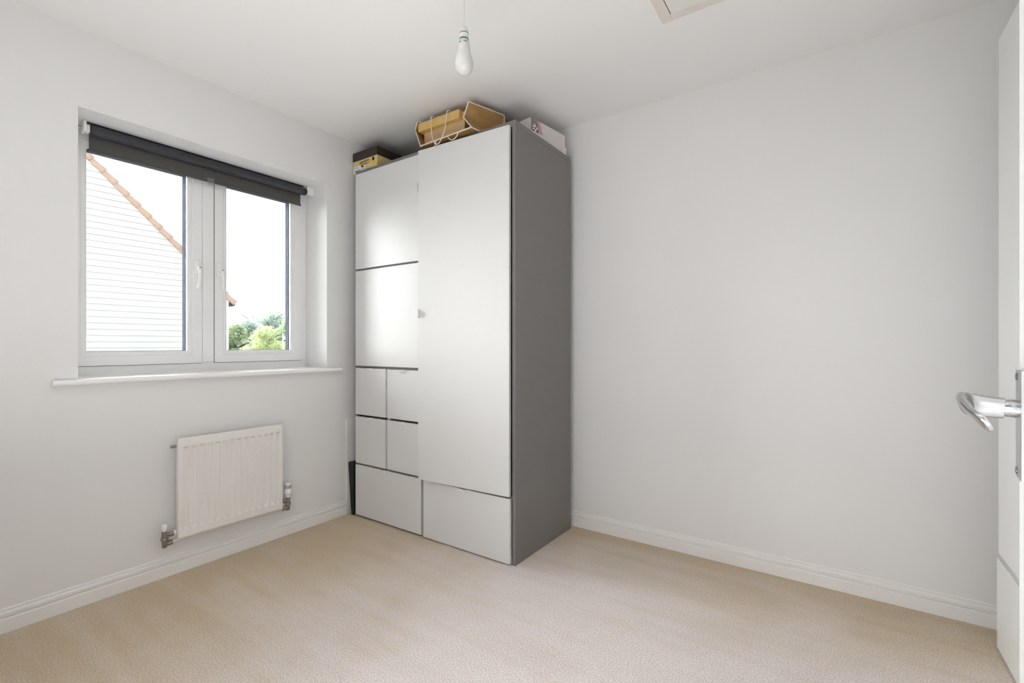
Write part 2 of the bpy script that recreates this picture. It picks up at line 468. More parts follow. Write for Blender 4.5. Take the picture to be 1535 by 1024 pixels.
MB().lathe([(0.018, -0.8568), (0.0215, -0.8568), (0.0225, -0.842), (0.020, -0.836), (0.014, -0.834), (0.0, -0.834)], (BXC, 0, BZ), 'y', 28).build('end_cap', BLACKP, bl, 40)
m = MB()
m.box(BXC - 0.022, BXC + 0.022, -1.884, -1.872, 1.997, OZ1 - 0.001, 0.006, 3)
m.box(BXC - 0.018, BXC + 0.016, -1.872, -1.8585, 2.000, 2.034, 0.006, 3)
m.build('bracket', PLASTW, bl, 40)
m = MB().box(BXC - 0.018, BXC + 0.018, -0.8335, -0.7905, 2.004, OZ1 - 0.001, 0.004)
m.build('bracket', PLASTW, bl)
m = MB().box(fxx + 0.0045, fxx + 0.007, -1.381, -1.349, 1.920, 1.952, 0.001)
m.box(fxx + 0.0045, fxx + 0.014, -1.381, -1.349, 1.916, 1.9205, 0.001)
m.build('pull_tab', CLEAR, bl)
# thin dark strip standing in for the shadow gap above the roll
MB().box(BXC - 0.012, BXC + 0.006, -1.868, -0.850, OZ1 - 0.004, OZ1 - 0.0005, 0.001).build('shadow_gap_strip', SPACER, bl)

# ------------------------------------------------------------------ radiator
RY0, RY1, RZ0, RZ1 = -1.5995, -1.1038, 0.180, 0.636
ra = thing('radiator', (0.045, (RY0 + RY1) / 2, RZ0), 'small white fluted panel radiator on the wall below the window', 'radiator')
m = MB()
RXF = 0.070
pitch = (1.5665 - 1.1285) / 13
prof_y = [(RY0, 0)]
ys = []
NF = 14
y_first = -1.5665
W2 = 0.0115
cols = [RY0 + 0.003]
dep = [0.0]
for k in range(NF):
    c = y_first + pitch * k
    for dy, d in ((-W2, 0), (-W2 + 0.0035, 1), (W2 - 0.0035, 1), (W2, 0)):
        cols.append(c + dy); dep.append(d)
cols.append(RY1 - 0.003); dep.append(0)
rows = [(RZ0 + 0.002, 0), (0.212, 0), (0.226, 1), (0.588, 1), (0.599, 0), (RZ1 - 0.002, 0)]
g = [[m.bm.verts.new((RXF - 0.0075 * d * f, y, z)) for y, d in zip(cols, dep)] for z, f in rows]
for a in range(len(rows) - 1):
    for c in range(len(cols) - 1):
        m.bm.faces.new((g[a][c], g[a][c + 1], g[a + 1][c + 1], g[a + 1][c]))
# rolled rim and sides
rim = g[0] + [r[-1] for r in g[1:]] + g[-1][-2::-1] + [r[0] for r in g[-2:0:-1]]
def off(v, t, dx):
    y, z = v.co.y, v.co.z
    cy, cz = (RY0 + RY1) / 2, (RZ0 + RZ1) / 2
    oy = t if y > RY1 - 0.004 else -t if y < RY0 + 0.004 else 0
    oz = t if z > RZ1 - 0.003 else -t if z < RZ0 + 0.003 else 0
    return m.bm.verts.new((RXF - dx, y + oy, z + oz))
r1 = [off(v, 0.002, 0.0015) for v in rim]; r2 = [off(v, 0.003, 0.005) for v in rim]; r3 = [off(v, 0.003, 0.022) for v in rim]
n = len(rim)
for q, t in ((rim, r1), (r1, r2), (r2, r3)):
    for k in range(n):
        m.bm.faces.new((q[k], q[(k + 1) % n], t[(k + 1) % n], t[k]))
m.bm.faces.new(r3)
m.build('panel', RADW, ra, 25)
for y in (RY0 + 0.08, RY1 - 0.08):
    MB().box(0.0005, RXF - 0.022, y - 0.015, y + 0.015, 0.25, 0.60, 0.002).build('wall_bracket', RADW, ra)
# bleed plug at the top left end
m = MB().lathe([(0.0, -1.621), (0.007, -1.621), (0.0085, -1.618), (0.0085, -1.606), (0.006, -1.606), (0.006, -1.600)], (0.047, 0, 0.603), 'y', 6)
m.build('bleed_plug', NICKEL, ra)
# left: lockshield valve
VX = 0.047; VY = -1.6455
m = MB()
m.lathe([(0.009, 0.150), (0.0105, 0.153), (0.0105, 0.182), (0.015, 0.183), (0.016, 0.188), (0.015, 0.193), (0.0115, 0.194), (0.0115, 0.222), (0.009, 0.223)], (VX, VY, 0), 'z', 20)
m.lathe([(0.007, VY + 0.004), (0.008, VY + 0.015), (0.012, VY + 0.017), (0.012, VY + 0.034), (0.008, VY + 0.035)], (VX, 0, 0.205), 'y', 6)
m.lathe([(0.007, VY + 0.004), (0.009, VY + 0.012), (0.0115, VY + 0.013), (0.0115, VY + 0.030), (0.008, VY + 0.031)], (VX, 0, 0.166), 'y', 16)
v1 = m.build('lockshield_valve', NICKEL, ra, 35)
MB().lathe([(0.0085, 0.223), (0.0105, 0.225), (0.0115, 0.243), (0.0105, 0.250), (0.006, 0.255), (0, 0.256)], (VX, VY, 0), 'z', 20).build('valve_cap', PLASTW, v1, 50)
MB().lathe([(0.006, VY + 0.034), (0.010, VY + 0.036), (0.012, VY + 0.043), (0.009, RY0 - 0.0005)], (VX, 0, 0.205), 'y', 16).build('collar', PLASTW, v1, 50)
# right: thermostatic valve
TY = -1.063
m = MB()
m.lathe([(0.009, 0.152), (0.0105, 0.155), (0.0105, 0.182), (0.0145, 0.183), (0.0145, 0.196), (0.0105, 0.197), (0.0105, 0.222), (0.009, 0.224)], (VX, TY, 0), 'z', 20)
m.lathe([(0.007, TY - 0.004), (0.008, TY - 0.014), (0.0125, TY - 0.015), (0.0125, TY - 0.030), (0.008, TY - 0.031), (0.008, RY1 + 0.0005)], (VX, 0, 0.207), 'y', 6)
m.lathe([(0.007, TY - 0.004), (0.009, TY - 0.012), (0.0115, TY - 0.013), (0.0115, TY - 0.032), (0.008, TY - 0.033)], (VX, 0, 0.167), 'y', 16)
v2 = m.build('thermostatic_valve', NICKEL, ra, 35)
m = MB().lathe([(0.0125, 0.224), (0.0135, 0.226), (0.0135, 0.239), (0.0175, 0.243), (0.0185, 0.248), (0.0185, 0.263), (0.0165, 0.266), (0.0165, 0.297), (0.015, 0.302), (0.010, 0.304), (0, 0.304)], (VX, TY, 0), 'z', 28)
m.build('valve_head', PLASTW, v2, 35)
m = MB()
for k in range(12):
    a = 2 * math.pi * (k + 0.5) / 12
    px, py = VX + 0.0167 * math.cos(a), TY + 0.0167 * math.sin(a)
    t = Vector((-math.sin(a), math.cos(a), 0)); r_ = Vector((math.cos(a), math.sin(a), 0))
    c = Vector((px, py, 0.2825))
    m.prism([c - t * 0.0024 + Vector((0, 0, -0.010)), c + t * 0.0024 + Vector((0, 0, -0.010)), c + t * 0.0024 + Vector((0, 0, 0.010)), c - t * 0.0024 + Vector((0, 0, 0.010))], -r_ * 0.002)
m.build('grip_slots', INKG, v2)
MB().tube([(VX, VY + 0.030, 0.166), (VX - 0.008, VY + 0.06, 0.169), (VX - 0.008, TY - 0.06, 0.169), (VX, TY - 0.032, 0.167)], 0.0055, 10).build('pipe', RADW, ra, 60)

# ------------------------------------------------------------------ grey and white wardrobe
WX0, WX1, WYB, WYF, WH = 0.0597, 1.2797, -0.0529, -0.625, 2.16
wd = thing('wardrobe', (0.67, -0.33, 0), 'tall grey wardrobe with white doors and drawers in the corner', 'wardrobe')
T = 0.018
m = MB().box(WX0, WX0 + T, WYF, WYB, 0, WH - 0.029, 0.001); m.build('side_panel', GREY, wd)
m = MB().box(WX1 - 0.020, WX1, WYF, WYB, 0, WH - 0.0295, 0.0015); m.build('side_panel', GREY, wd)
m = MB().box(WX0, WX1, WYF - 0.001, WYB, WH - 0.029, WH, 0.0015); m.build('top_panel', GREY, wd)
m = MB().box(WX0 + T, WX1 - 0.020, WYB - 0.006, WYB - 0.0005, 0.01, WH - 0.03); m.build('back_panel', GREY, wd)
m = MB().box(WX0 + T, WX1 - 0.020, WYF + 0.02, WYB - 0.006, 0.03, 0.048); m.build('bottom_panel', GREY, wd)
DVX = 0.655
m = MB().box(DVX, DVX + 0.018, WYF + 0.001, WYB - 0.006, 0.0, WH - 0.03); m.build('divider', GREY, wd)
for z in (1.5345, 0.9325, 0.3285):
    MB().box(WX0 + T, DVX, WYF + 0.001, WYB - 0.006, z - 0.009, z + 0.009).build('shelf', GREY, wd)
MB().box(DVX + 0.018, WX1 - 0.020, WYF + 0.004, WYB - 0.006, 0.319, 0.333).build('shelf', GREY, wd)
MB().box(WX0 + T, DVX, WYF + 0.012, WYB - 0.006, 0.622, 0.640).build('shelf', DARKGAP, wd)
MB().box(0.3605, 0.3760, WYF + 0.001, WYB - 0.006, 0.333, 0.930).build('divider', FRONT, wd)
FYF = -0.643
def tab_top(parent, x, z, yf):
    """little white clip over the top edge of a drawer front"""
    m = MB()
    w_, d_, h_ = 0.032, 0.019, 0.017
    m.prism([(x - w_ / 2, yf, z + 0.0015), (x - w_ / 2, yf - d_, z + 0.0015), (x - w_ / 2, yf - d_, z - 0.002), (x - w_ / 2, yf - 0.004, z - h_), (x - w_ / 2, yf, z - h_)], (w_, 0, 0))
    m.box(x - w_ / 2, x + w_ / 2, yf, yf + 0.010, z + 0.0001, z + 0.0015)
    return m.build('handle', PLASTW, parent)
def tab_side(parent, x, z, yf):
    m = MB()
    h_ = 0.042
    m.prism([(x + 0.0015, yf, z - h_ / 2), (x + 0.0015, yf - 0.015, z - h_ / 2 + 0.005), (x - 0.002, yf - 0.015, z - h_ / 2 + 0.005), (x - 0.013, yf - 0.003, z - h_ / 2), (x - 0.013, yf, z - h_ / 2)], (0, 0, h_))
    m.box(x + 0.0001, x + 0.0015, yf, yf + 0.010, z - h_ / 2, z + h_ / 2)
    return m.build('handle', CREAMP, parent)
def front(name, x0, x1, z0, z1):
    return MB().box(x0, x1, FYF, WYF - 0.0015, z0, z1, 0.001).build(name, FRONT, wd)
d = front('door', 0.0815, 0.655, 1.5415, 2.133); tab_side(d, 0.655 - 0.012, 1.943, FYF)
d = front('door', 0.0815, 0.655, 0.9410, 1.5290); tab_side(d, 0.655 - 0.004, 1.243, FYF)
for x0, x1, z0, z1, hx in ((0.0820, 0.3605, 0.6385, 0.9255, 0.226), (0.3760, 0.655, 0.6385, 0.9245, 0.512), (0.0820, 0.3605, 0.3365, 0.6245, 0.226), (0.3760, 0.655, 0.3365, 0.6255, 0.512), (0.0820, 0.6555, 0.013, 0.3235, 0.365)):
    d = front('drawer', x0, x1, z0, z1); tab_top(d, hx, z1, FYF)
d = front('drawer', 0.6730, 1.2570, 0.008, 0.3230); tab_top(d, 0.965, 0.3230, FYF)
# tall right-hand door, hinged at its right edge and standing a little open
ax = Vector((1.2540, -0.6270, 0))
wdt, ang = 0.588, math.radians(3.0)
td = thing('door', ax - Vector((0.67, -0.33, 0)))
td.parent = wd
dm = MB().box(ax.x - wdt, ax.x, ax.y - 0.018, ax.y - 0.0005, 0.3335, 2.1345, 0.001).build('door_leaf', FRONT, td)
hn = tab_side(td, ax.x - wdt + 0.012, 1.240, ax.y - 0.018)
td.rotation_euler = (0, 0, ang)

# ------------------------------------------------------------------ black case squeezed between wall and wardrobe
m = MB()
m.prism([(0.0360, -0.640, 0.0), (0.0585, -0.640, 0.0), (0.0585, -0.640, 0.338), (0.0045, -0.640, 0.326)], (0, 0.36, 0))
tag(m.build('folded_case', BLACKB), 'flat black case wedged upright in the gap left of the wardrobe', 'case')

# ------------------------------------------------------------------ brown and yellow shoe box
sb = thing('shoe_box', (0.13, -0.44, WH), 'yellow shoe box with dark brown lid on the left end of the wardrobe', 'box')
bx0, bx1, by0, by1 = 0.016, 0.2425, -0.607, -0.28
LZ = 2.2365
m = MB().box(bx0, bx1, by0, by1, WH + 0.0005, LZ + 0.03, 0.0015)
base = m.build('box_base', YELLOWC, sb)
m = MB().box(bx0 - 0.005, bx1 + 0.003, by0 - 0.004, by1 + 0.004, LZ, 2.290, 0.0015)
m.build('lid', BROWNL, sb)
def flat(name, mt, parent, quads, y):
    m = MB()
    for q in quads:
        m.prism([(x, y, z) for x, z in q], (0, 0.0006, 0))
    return m.build(name, mt, parent)
yl = by0 - 0.0006
flat('paper_label', LABELW, base, [[(0.0165, 2.1615), (0.130, 2.1615), (0.130, 2.2030), (0.0165, 2.2050)]], yl)
def ell(cx, cz, rx, rz, n=16, t=0.0):
    return [(cx + rx * math.cos(2 * math.pi * k / n) * math.cos(t) - rz * math.sin(2 * math.pi * k / n) * math.sin(t), cz + rx * math.cos(2 * math.pi * k / n) * math.sin(t) + rz * math.sin(2 * math.pi * k / n) * math.cos(t)) for k in range(n)]
flat('finger_hole', BLACKB, base, [ell(0.2065, 2.2195, 0.0115, 0.0125)], yl - 0.0002)
q = []
def stroke(q, x0, z0, x1, z1, t):
    dx, dz = x1 - x0, z1 - z0; l = math.hypot(dx, dz); nx, nz = -dz / l * t / 2, dx / l * t / 2
    q.append([(x0 + nx, z0 + nz), (x0 - nx, z0 - nz), (x1 - nx, z1 - nz), (x1 + nx, z1 + nz)])
# two lines of lettering too small in the photograph to read: the same dark masses as short strokes
lr = random.Random(3)
for x0, z0, n_, h_, w_, sl in ((0.080, 2.2110, 6, 0.0125, 0.0125, 0.0006), (0.092, 2.1985, 5, 0.0095, 0.0110, 0.0003)):
    for k in range(n_):
        x, z = x0 + k * (w_ + 0.0018), z0 + k * sl
        stroke(q, x + 0.001, z, x + 0.001 + lr.uniform(-.001, .002), z + h_, 0.0034)
        stroke(q, x + 0.001, z + h_ * lr.uniform(0.3, 0.9), x + w_ * 0.75, z + h_ * lr.uniform(0.2, 0.9), 0.0030)
        stroke(q, x + w_ * 0.7, z + h_ * lr.uniform(0, .3), x + w_ * 0.6, z + h_ * lr.uniform(.6, 1), 0.0028)
for k in range(10):   # ring that sweeps round the end of the lettering
    a0, a1 = -1.2 + k * 0.26, -1.2 + (k + 1) * 0.26
    stroke(q, 0.155 + 0.018 * math.cos(a0), 2.213 + 0.013 * math.sin(a0), 0.155 + 0.018 * math.cos(a1), 2.213 + 0.013 * math.sin(a1), 0.0022)
flat('printed_lettering', INKB, base, q, yl - 0.0012)
q = []
for x, z, w_, h_ in ((0.030, 2.1945, 0.012, 0.002), (0.046, 2.1965, 0.008, 0.0015), (0.030, 2.187, 0.005, 0.0015), (0.052, 2.190, 0.010, 0.002), (0.030, 2.180, 0.004, 0.0015),
                   (0.028, 2.1690, 0.010, 0.0055), (0.040, 2.1700, 0.006, 0.0055), (0.048, 2.1700, 0.009, 0.005), (0.059, 2.1705, 0.005, 0.005), (0.066, 2.1715, 0.006, 0.005), (0.076, 2.172, 0.008, 0.0055), (0.096, 2.1755, 0.015, 0.003), (0.090, 2.1905, 0.008, 0.008)):
    q.append([(x, z), (x + w_, z), (x + w_, z + h_), (x, z + h_)])
q.append(ell(0.103, 2.1925, 0.012, 0.0062, 14, -0.35)); q.append(ell(0.112, 2.1905, 0.006, 0.004, 12, 0.2))
flat('label_print', INKN, base, q, yl - 0.0012)

# ------------------------------------------------------------------ paper carrier bag lying on its back, mouth to the room
pb = thing('paper_carrier_bag', (0.85, -0.5, WH), 'brown kraft paper carrier bag lying open on the wardrobe top with cord handles', 'bag')
def P3(*a): return Vector(a)
# mouth corners, back corners
mBL, mBR = P3(0.690, -0.680, 2.1535), P3(1.0500, -0.680, 2.1620)
mTR, mTL = P3(1.0060, -0.650, 2.3160), P3(0.6330, -0.648, 2.3130)
mGR, mGL = P3(0.9740, -0.652, 2.2450), P3(0.6170, -0.648, 2.2740)
rBL, rBR = P3(0.628, -0.415, 2.1625), P3(1.062, -0.415, 2.1625)
rTR, rTL = P3(1.062, -0.415, 2.3250), P3(0.624, -0.415, 2.3250)
sBL, sBR = P3(0.644, -0.624, 2.1630), P3(1.0535, -0.624, 2.1630)   # where the sheet rests on the wardrobe edge
def solid_sheet(faces, name, mt, parent, th=0.0009):
    m = MB(); cache = {}
    def v(p):
        k = tuple(round(c, 5) for c in p)
        if k not in cache: cache[k] = m.bm.verts.new(p)
        return cache[k]
    for f in faces: m.bm.faces.new([v(p) for p in f])
    bmesh.ops.recalc_face_normals(m.bm, faces=m.bm.faces[:])
    bmesh.ops.solidify(m.bm, geom=m.bm.faces[:], thickness=th)
    return m.build(name, mt, parent)
# right gusset: folds in at the mouth, opens flat at the base with a triangular crease
gvR = P3(1.033, -0.505, 2.212)
gvL = P3(0.616, -0.50, 2.24)
right = [(mBR, sBR, gvR), (mBR, gvR, mGR), (sBR, rBR, gvR), (mGR, gvR, mTR), (mTR, gvR, rTR), (gvR, rBR, rTR)]
left = [(mBL, sBL, gvL), (mBL, gvL, mGL), (sBL, rBL, gvL), (mGL, gvL, mTL), (mTL, gvL, rTL), (gvL, rBL, rTL)]
solid_sheet([(mBL, sBL, sBR, mBR), (sBL, rBL, rBR, sBR)], 'lower_panel', KRAFT, pb)
# upper sheet is short: it has slid back so the box lid shows, only its corners reach the mouth
tA, tB = P3(0.672, -0.560, 2.3175), P3(0.940, -0.575, 2.3185)
solid_sheet([(mTL, tA, rTL), (tA, tB, rTR, rTL), (tB, mTR, rTR)], 'upper_panel', KRAFT, pb)
solid_sheet(right, 'gusset', KRAFT, pb)
solid_sheet(left, 'gusset', KRAFT, pb)
solid_sheet([(rBL, rBR, rTR, rTL)], 'base_panel', KRAFT, pb)
m = MB()
def edge(m, pts, wd_=0.0029):
    m.tube(pts, wd_, 6)
edge(m, [mBL + P3(0, -.001, 0), mBR + P3(0, -.001, 0)])
edge(m, [mBR, mGR, mTR]); edge(m, [mBL, mGL, mTL])
edge(m, [mTR, mTR.lerp(rTR, 0.5), rTR]); edge(m, [rTR, rBR]); edge(m, [mBR, sBR])
edge(m, [mTR, tB], 0.0018); edge(m, [mTL, tA], 0.0018)
m.build('white_edging', PAPERW, pb)
def cord(pts, r=0.0021):
    # smooth Catmull-Rom
    P = [Vector(p) for p in pts]; out = []
    for i in range(len(P) - 1):
        p0, p1, p2, p3 = P[max(i - 1, 0)], P[i], P[i + 1], P[min(i + 2, len(P) - 1)]
        for k in range(6):
            t = k / 6
            out.append(0.5 * ((2 * p1) + (-p0 + p2) * t + (2 * p0 - 5 * p1 + 4 * p2 - p3) * t * t + (-p0 + 3 * p1 - 3 * p2 + p3) * t ** 3))
    out.append(P[-1])
    return MB().tube(out, r, 8).build('cord_handle', CORDM, pb, 70)
cord([(0.7450, -0.600, 2.3175), (0.744, -0.650, 2.311), (0.752, -0.662, 2.285), (0.775, -0.680, 2.200), (0.803, -0.6895, 2.142), (0.8255, -0.691, 2.1275), (0.846, -0.6895, 2.140), (0.864, -0.676, 2.200), (0.864, -0.662, 2.265), (0.862, -0.650, 2.311), (0.860, -0.600, 2.3185)])
cord([(0.812, -0.690, 2.137), (0.806, -0.689, 2.146), (0.814, -0.689, 2.150), (0.818, -0.690, 2.138), (0.808, -0.692, 2.122)], 0.0018)
cord([(0.894, -0.683, 2.157), (0.902, -0.688, 2.142), (0.925, -0.690, 2.1255), (0.950, -0.689, 2.130), (0.962, -0.686, 2.146), (0.964, -0.682, 2.160)])
# box inside the bag
ib = thing('gift_box', (0.79, -0.53, WH + 0.003), 'tan cardboard box with ochre lid inside the carrier bag', 'box')
MB().box(0.6515, 0.9480, -0.613, -0.428, WH + 0.004, 2.300, 0.001).build('box_base', KRAFTBOX, ib)
m = MB().box(0.6320, 0.9330, -0.640, -0.425, 2.2585, 2.3045, 0.001)
m.build('lid', KRAFTLID, ib)

# ------------------------------------------------------------------ pale pink box at the back right of the wardrobe top
kb = thing('keepsake_box', (1.16, -0.26, WH), 'pale box with pink stripe and dark flower print at back right of wardrobe', 'box')
import mathutils
a = Vector((1.2330, -0.412)); e = Vector((1.2735, -0.110))
dv = (e - a).normalized(); pv = Vector((-dv.y, dv.x))
Ln = (e - a).length; Wd = 0.17
def kp(u, v, z): p = a + dv * u + pv * v; return Vector((p.x, p.y, z))
m = MB().prism([kp(0, 0, WH + 0.0005), kp(Ln, 0, WH + 0.0005), kp(Ln, Wd, WH + 0.0005), kp(0, Wd, WH + 0.0005)], (0, 0, 0.1095))
kbb = m.build('box_body', PINKW, kb)
m = MB().prism([kp(-0.002, -0.004, WH + 0.0004), kp(Ln + 0.006, -0.004, WH + 0.0004), kp(Ln + 0.006, Wd + 0.003, WH + 0.0004), kp(-0.002, Wd + 0.003, WH + 0.0004)], (0, 0, 0.040))
m.build('lid', PINKW, kb)
def kflat(name, mt, quads, d0=-0.0048):
    m = MB()
    for qd in quads:
        m.prism([kp(u, d0, z) for u, z in qd], (kp(0, 0.0, 0) - kp(0, -0.0004, 0)))
    return m.build(name, mt, kbb)
q0 = 2.2005
kflat('taupe_panel', GREYP, [[(0.0005, q0), (0.078, q0), (0.052, 2.2690), (0.0005, 2.2690)]], -0.0006)
kflat('pink_stripe', PINKP, [[(0.064, q0), (0.100, q0), (0.075, 2.2690), (0.052, 2.2690)]], -0.0010)
fl_ = []
for k in range(7):
    an = k * 0.9
    fl_.append(ell(0.034 + 0.012 * math.cos(an), 2.2225 + 0.014 * math.sin(an), 0.0095, 0.0045, 12, an))
kflat('flower_print', LABELW, fl_, -0.0014)
kflat('flower_print', BLKP, [ell(0.034, 2.2225, 0.006, 0.006), ell(0.022, 2.207, 0.010, 0.004, 12, 0.5), ell(0.050, 2.210, 0.006, 0.010), ell(0.046, 2.238, 0.004, 0.008, 12, 0.4)], -0.0018)

# ------------------------------------------------------------------ pendant lamp
px, py = 1.550, -1.323
Z0 = 2.1155
pn = thing('pendant_lamp', (px, py, CE), 'bare white light bulb hanging in a white holder from the ceiling cord', 'lamp')
MB().lathe([(0, CE - 0.03), (0.02, CE - 0.03), (0.036, CE - 0.018), (0.04, CE - 0.0005), (0, CE - 0.0005)], (px, py, 0), 'z', 32).build('ceiling_rose', LAMPW, pn, 40)
MB().tube([(px, py, CE - 0.025), (px, py, Z0 - 0.002)], 0.0025, 10).build('cord', LAMPW, pn, 60)
MB().lathe([(0.003, Z0), (0.008, Z0 - .0015), (0.012, Z0 - .008), (0.0148, Z0 - .017), (0.0158, Z0 - .0235), (0.012, Z0 - .0236)], (px, py, 0), 'z').build('lampholder_cap', LAMPW, pn, 45)
MB().lathe([(0.0152, Z0 - .0237), (0.0152, Z0 - .0265)], (px, py, 0), 'z').build('green_seal', GREENR, pn, 45)
MB().lathe([(0.0158, Z0 - .0266), (0.0160, Z0 - .041), (0.013, Z0 - .0412)], (px, py, 0), 'z').build('lampholder_ring', LAMPW, pn, 45)
MB().lathe([(0.0148, Z0 - .0413), (0.0148, Z0 - .0465)], (px, py, 0), 'z').build('green_seal', GREENR, pn, 45)
bb = MB().lathe([(0.0120, Z0 - .0452), (0.0160, Z0 - .0467), (0.0178, Z0 - .056), (0.0196, Z0 - .066), (0.0200, Z0 - .0715), (0.0200, Z0 - .076), (0.0212, Z0 - .083), (0.0240, Z0 - .093), (0.0280, Z0 - .106), (0.0300, Z0 - .118), (0.0298, Z0 - .129), (0.0270, Z0 - .141), (0.0210, Z0 - .150), (0.0120, Z0 - .156), (0, Z0 - .158)], (px, py, 0), 'z', 40).build('bulb', BULBW, pn, 60)
m = MB()
view = math.atan2(CAM[1] - py, CAM[0] - px)
for a0, zz, ww, hh_ in ((-0.75, .0615, .003, .004), (-0.60, .0605, .002, .003), (-0.05, .0575, .006, .0012), (0.18, .059, .0018, .0035), (0.30, .059, .0018, .0035), (0.42, .0595, .0018, .0035)):
    an = view + a0; r_ = 0.0192
    c = Vector((px + r_ * math.cos(an), py + r_ * math.sin(an), Z0 - zz)); t = Vector((-math.sin(an), math.cos(an), 0))
    m.prism([c - t * ww / 2, c + t * ww / 2, c + t * ww / 2 + Vector((0, 0, hh_)), c - t * ww / 2 + Vector((0, 0, hh_))], Vector((-math.cos(an), -math.sin(an), 0)) * 0.002)
m.build('printed_marks', INKG, bb)

# ------------------------------------------------------------------ loft hatch
lh = thing('loft_hatch', (2.3, -0.9, CE), 'off white loft hatch with beige trim in the ceiling', 'hatch')
hx0, hx1, hy0, hy1 = 1.9785, 2.62, -1.22, -0.592
tw = 0.041
zt = CE - 0.0035
for x0, x1, y0, y1 in ((hx0, hx0 + tw, hy0, hy1), (hx1 - tw, hx1, hy0, hy1), (hx0 + tw, hx1 - tw, hy1 - tw, hy1), (hx0 + tw, hx1 - tw, hy0, hy0 + tw)):
    MB().box(x0, x1, y0, y1, zt, CE - 0.0002, 0.001).build('trim', HATCHT, lh)
MB().box(hx0 + tw + 0.0035, hx1 - tw - 0.001, hy0 + tw + 0.001, hy1 - tw - 0.0006, zt - 0.0005, CE - 0.0002).build('panel', HATCHP, lh)
MB().box(hx0 + tw - 0.0005, hx0 + tw + 0.0036, hy0 + tw, hy1 - tw, CE - 0.0016, CE - 0.0003).build('dark_gap_strip', BLACKB, lh)  # black strip stands in for the dark open gap beside the panel

# ------------------------------------------------------------------ second wardrobe, white, at the right edge
w2 = thing('tall_cupboard', (3.3, -0.7, 0), 'white tall cupboard with door above drawer at the right edge of the room', 'cupboard')
MB().box(3.042, 3.60, -1.17, -0.19, 0, 2.120, 0.001).build('carcass', FITW, w2)
MB().box(3.022, 3.040, -1.16, -0.1815, 0.3415, 2.1395, 0.001).build('door', FITW, w2)
MB().box(3.0215, 3.040, -1.16, -0.1640, 0.006, 0.3195, 0.001).build('drawer', FITW, w2)

# ------------------------------------------------------------------ room door, open, seen almost edge on
dr = thing('door_1', (2.650, -2.545, 0), kind='structure')
LP = Vector((2.732, -1.7094)); HP = Vector((2.650, -2.545))
du = (HP - LP).normalized(); dn = Vector((du.y, -du.x))     # du: latch -> hinge, dn: towards the window
if dn.x > 0: dn = -dn
DL = (HP - LP).length
def dp(u, nn, z): p = LP + du * u + dn * nn; return Vector((p.x, p.y, z))
def dbox(u0, u1, n0, n1, z0, z1):
    return MB().prism([dp(u0, n0, z0), dp(u1, n0, z0), dp(u1, n1, z0), dp(u0, n1, z0)], (0, 0, z1 - z0))
dbox(0, DL, -0.040, 0, 0.008, 1.985).build('leaf', FITW, dr)
plate = dbox(0.004, 0.042, 0, 0.0035, 0.9190, 1.0420).build('handle_plate', SATIN, dr)
m = MB()
for z in (0.9265, 1.0345):
    c = dp(0.013, 0.0035, z)
    q_ = Vector((dn.x, dn.y, 0))
    m.tube([c, c + q_ * 0.0012], [0.0042, 0.0034], 14)
m.build('screw', SCREW, plate)
c0 = dp(0.026, 0.0035, 0.9985)
q_ = Vector((dn.x, dn.y, 0)); d3 = Vector((du.x, du.y, 0)); U = Vector((0, 0, 1))
m = MB()
m.tube([c0, c0 + q_ * 0.004, c0 + q_ * 0.012, c0 + q_ * 0.016], [0.0095, 0.0105, 0.0095, 0.008], 20)
m.build('rose', CHROME, plate, 50)
# twisted strap lever: neck out from the plate, then the strap turns over towards the hinge
secs = []
path = [(0.012, 0.000, 0.000, 0.0105, 0.0085, 0.0), (0.022, 0.000, 0.0005, 0.0110, 0.009, 0.0), (0.032, 0.001, 0.001, 0.0115, 0.009, 0.05), (0.041, 0.005, 0.003, 0.0115, 0.0075, 0.2), (0.0455, 0.014, 0.005, 0.0112, 0.006, 0.45), (0.046, 0.026, 0.004, 0.0108, 0.0048, 0.7), (0.0435, 0.038, 0.000, 0.0105, 0.0042, 0.85), (0.0395, 0.051, -0.005, 0.0105, 0.004, 0.9), (0.0355, 0.063, -0.009, 0.0105, 0.0038, 0.8), (0.033, 0.074, -0.010, 0.009, 0.0035, 0.7), (0.032, 0.079, -0.010, 0.003, 0.002, 0.7)]
pts = [c0 + q_ * a_ + d3 * b_ + U * c_ for a_, b_, c_, _, _, _ in path]
m = MB(); rings = []
for i, p in enumerate(pts):
    d_ = (pts[min(i + 1, len(pts) - 1)] - pts[max(i - 1, 0)]).normalized()
    s_ = d_.cross(U).normalized(); u_ = s_.cross(d_).normalized()
    rw, rt_, tw_ = path[i][3] * 1.12, path[i][4], path[i][5] - 0.2
    A_ = u_ * math.cos(tw_) + s_ * math.sin(tw_); B_ = -u_ * math.sin(tw_) + s_ * math.cos(tw_)
    rings.append([m.bm.verts.new(p + A_ * rw * math.copysign(abs(math.cos(t)) ** 0.6, math.cos(t)) + B_ * rt_ * math.copysign(abs(math.sin(t)) ** 0.8, math.sin(t))) for t in [2 * math.pi * k / 20 for k in range(20)]])
for r0, r1_ in zip(rings, rings[1:]):
    for k in range(20):
        m.bm.faces.new((r0[k], r0[(k + 1) % 20], r1_[(k + 1) % 20], r1_[k]))
m.bm.faces.new(rings[0][::-1]); m.bm.faces.new(rings[-1])
m.build('lever', CHROME, plate, 60)

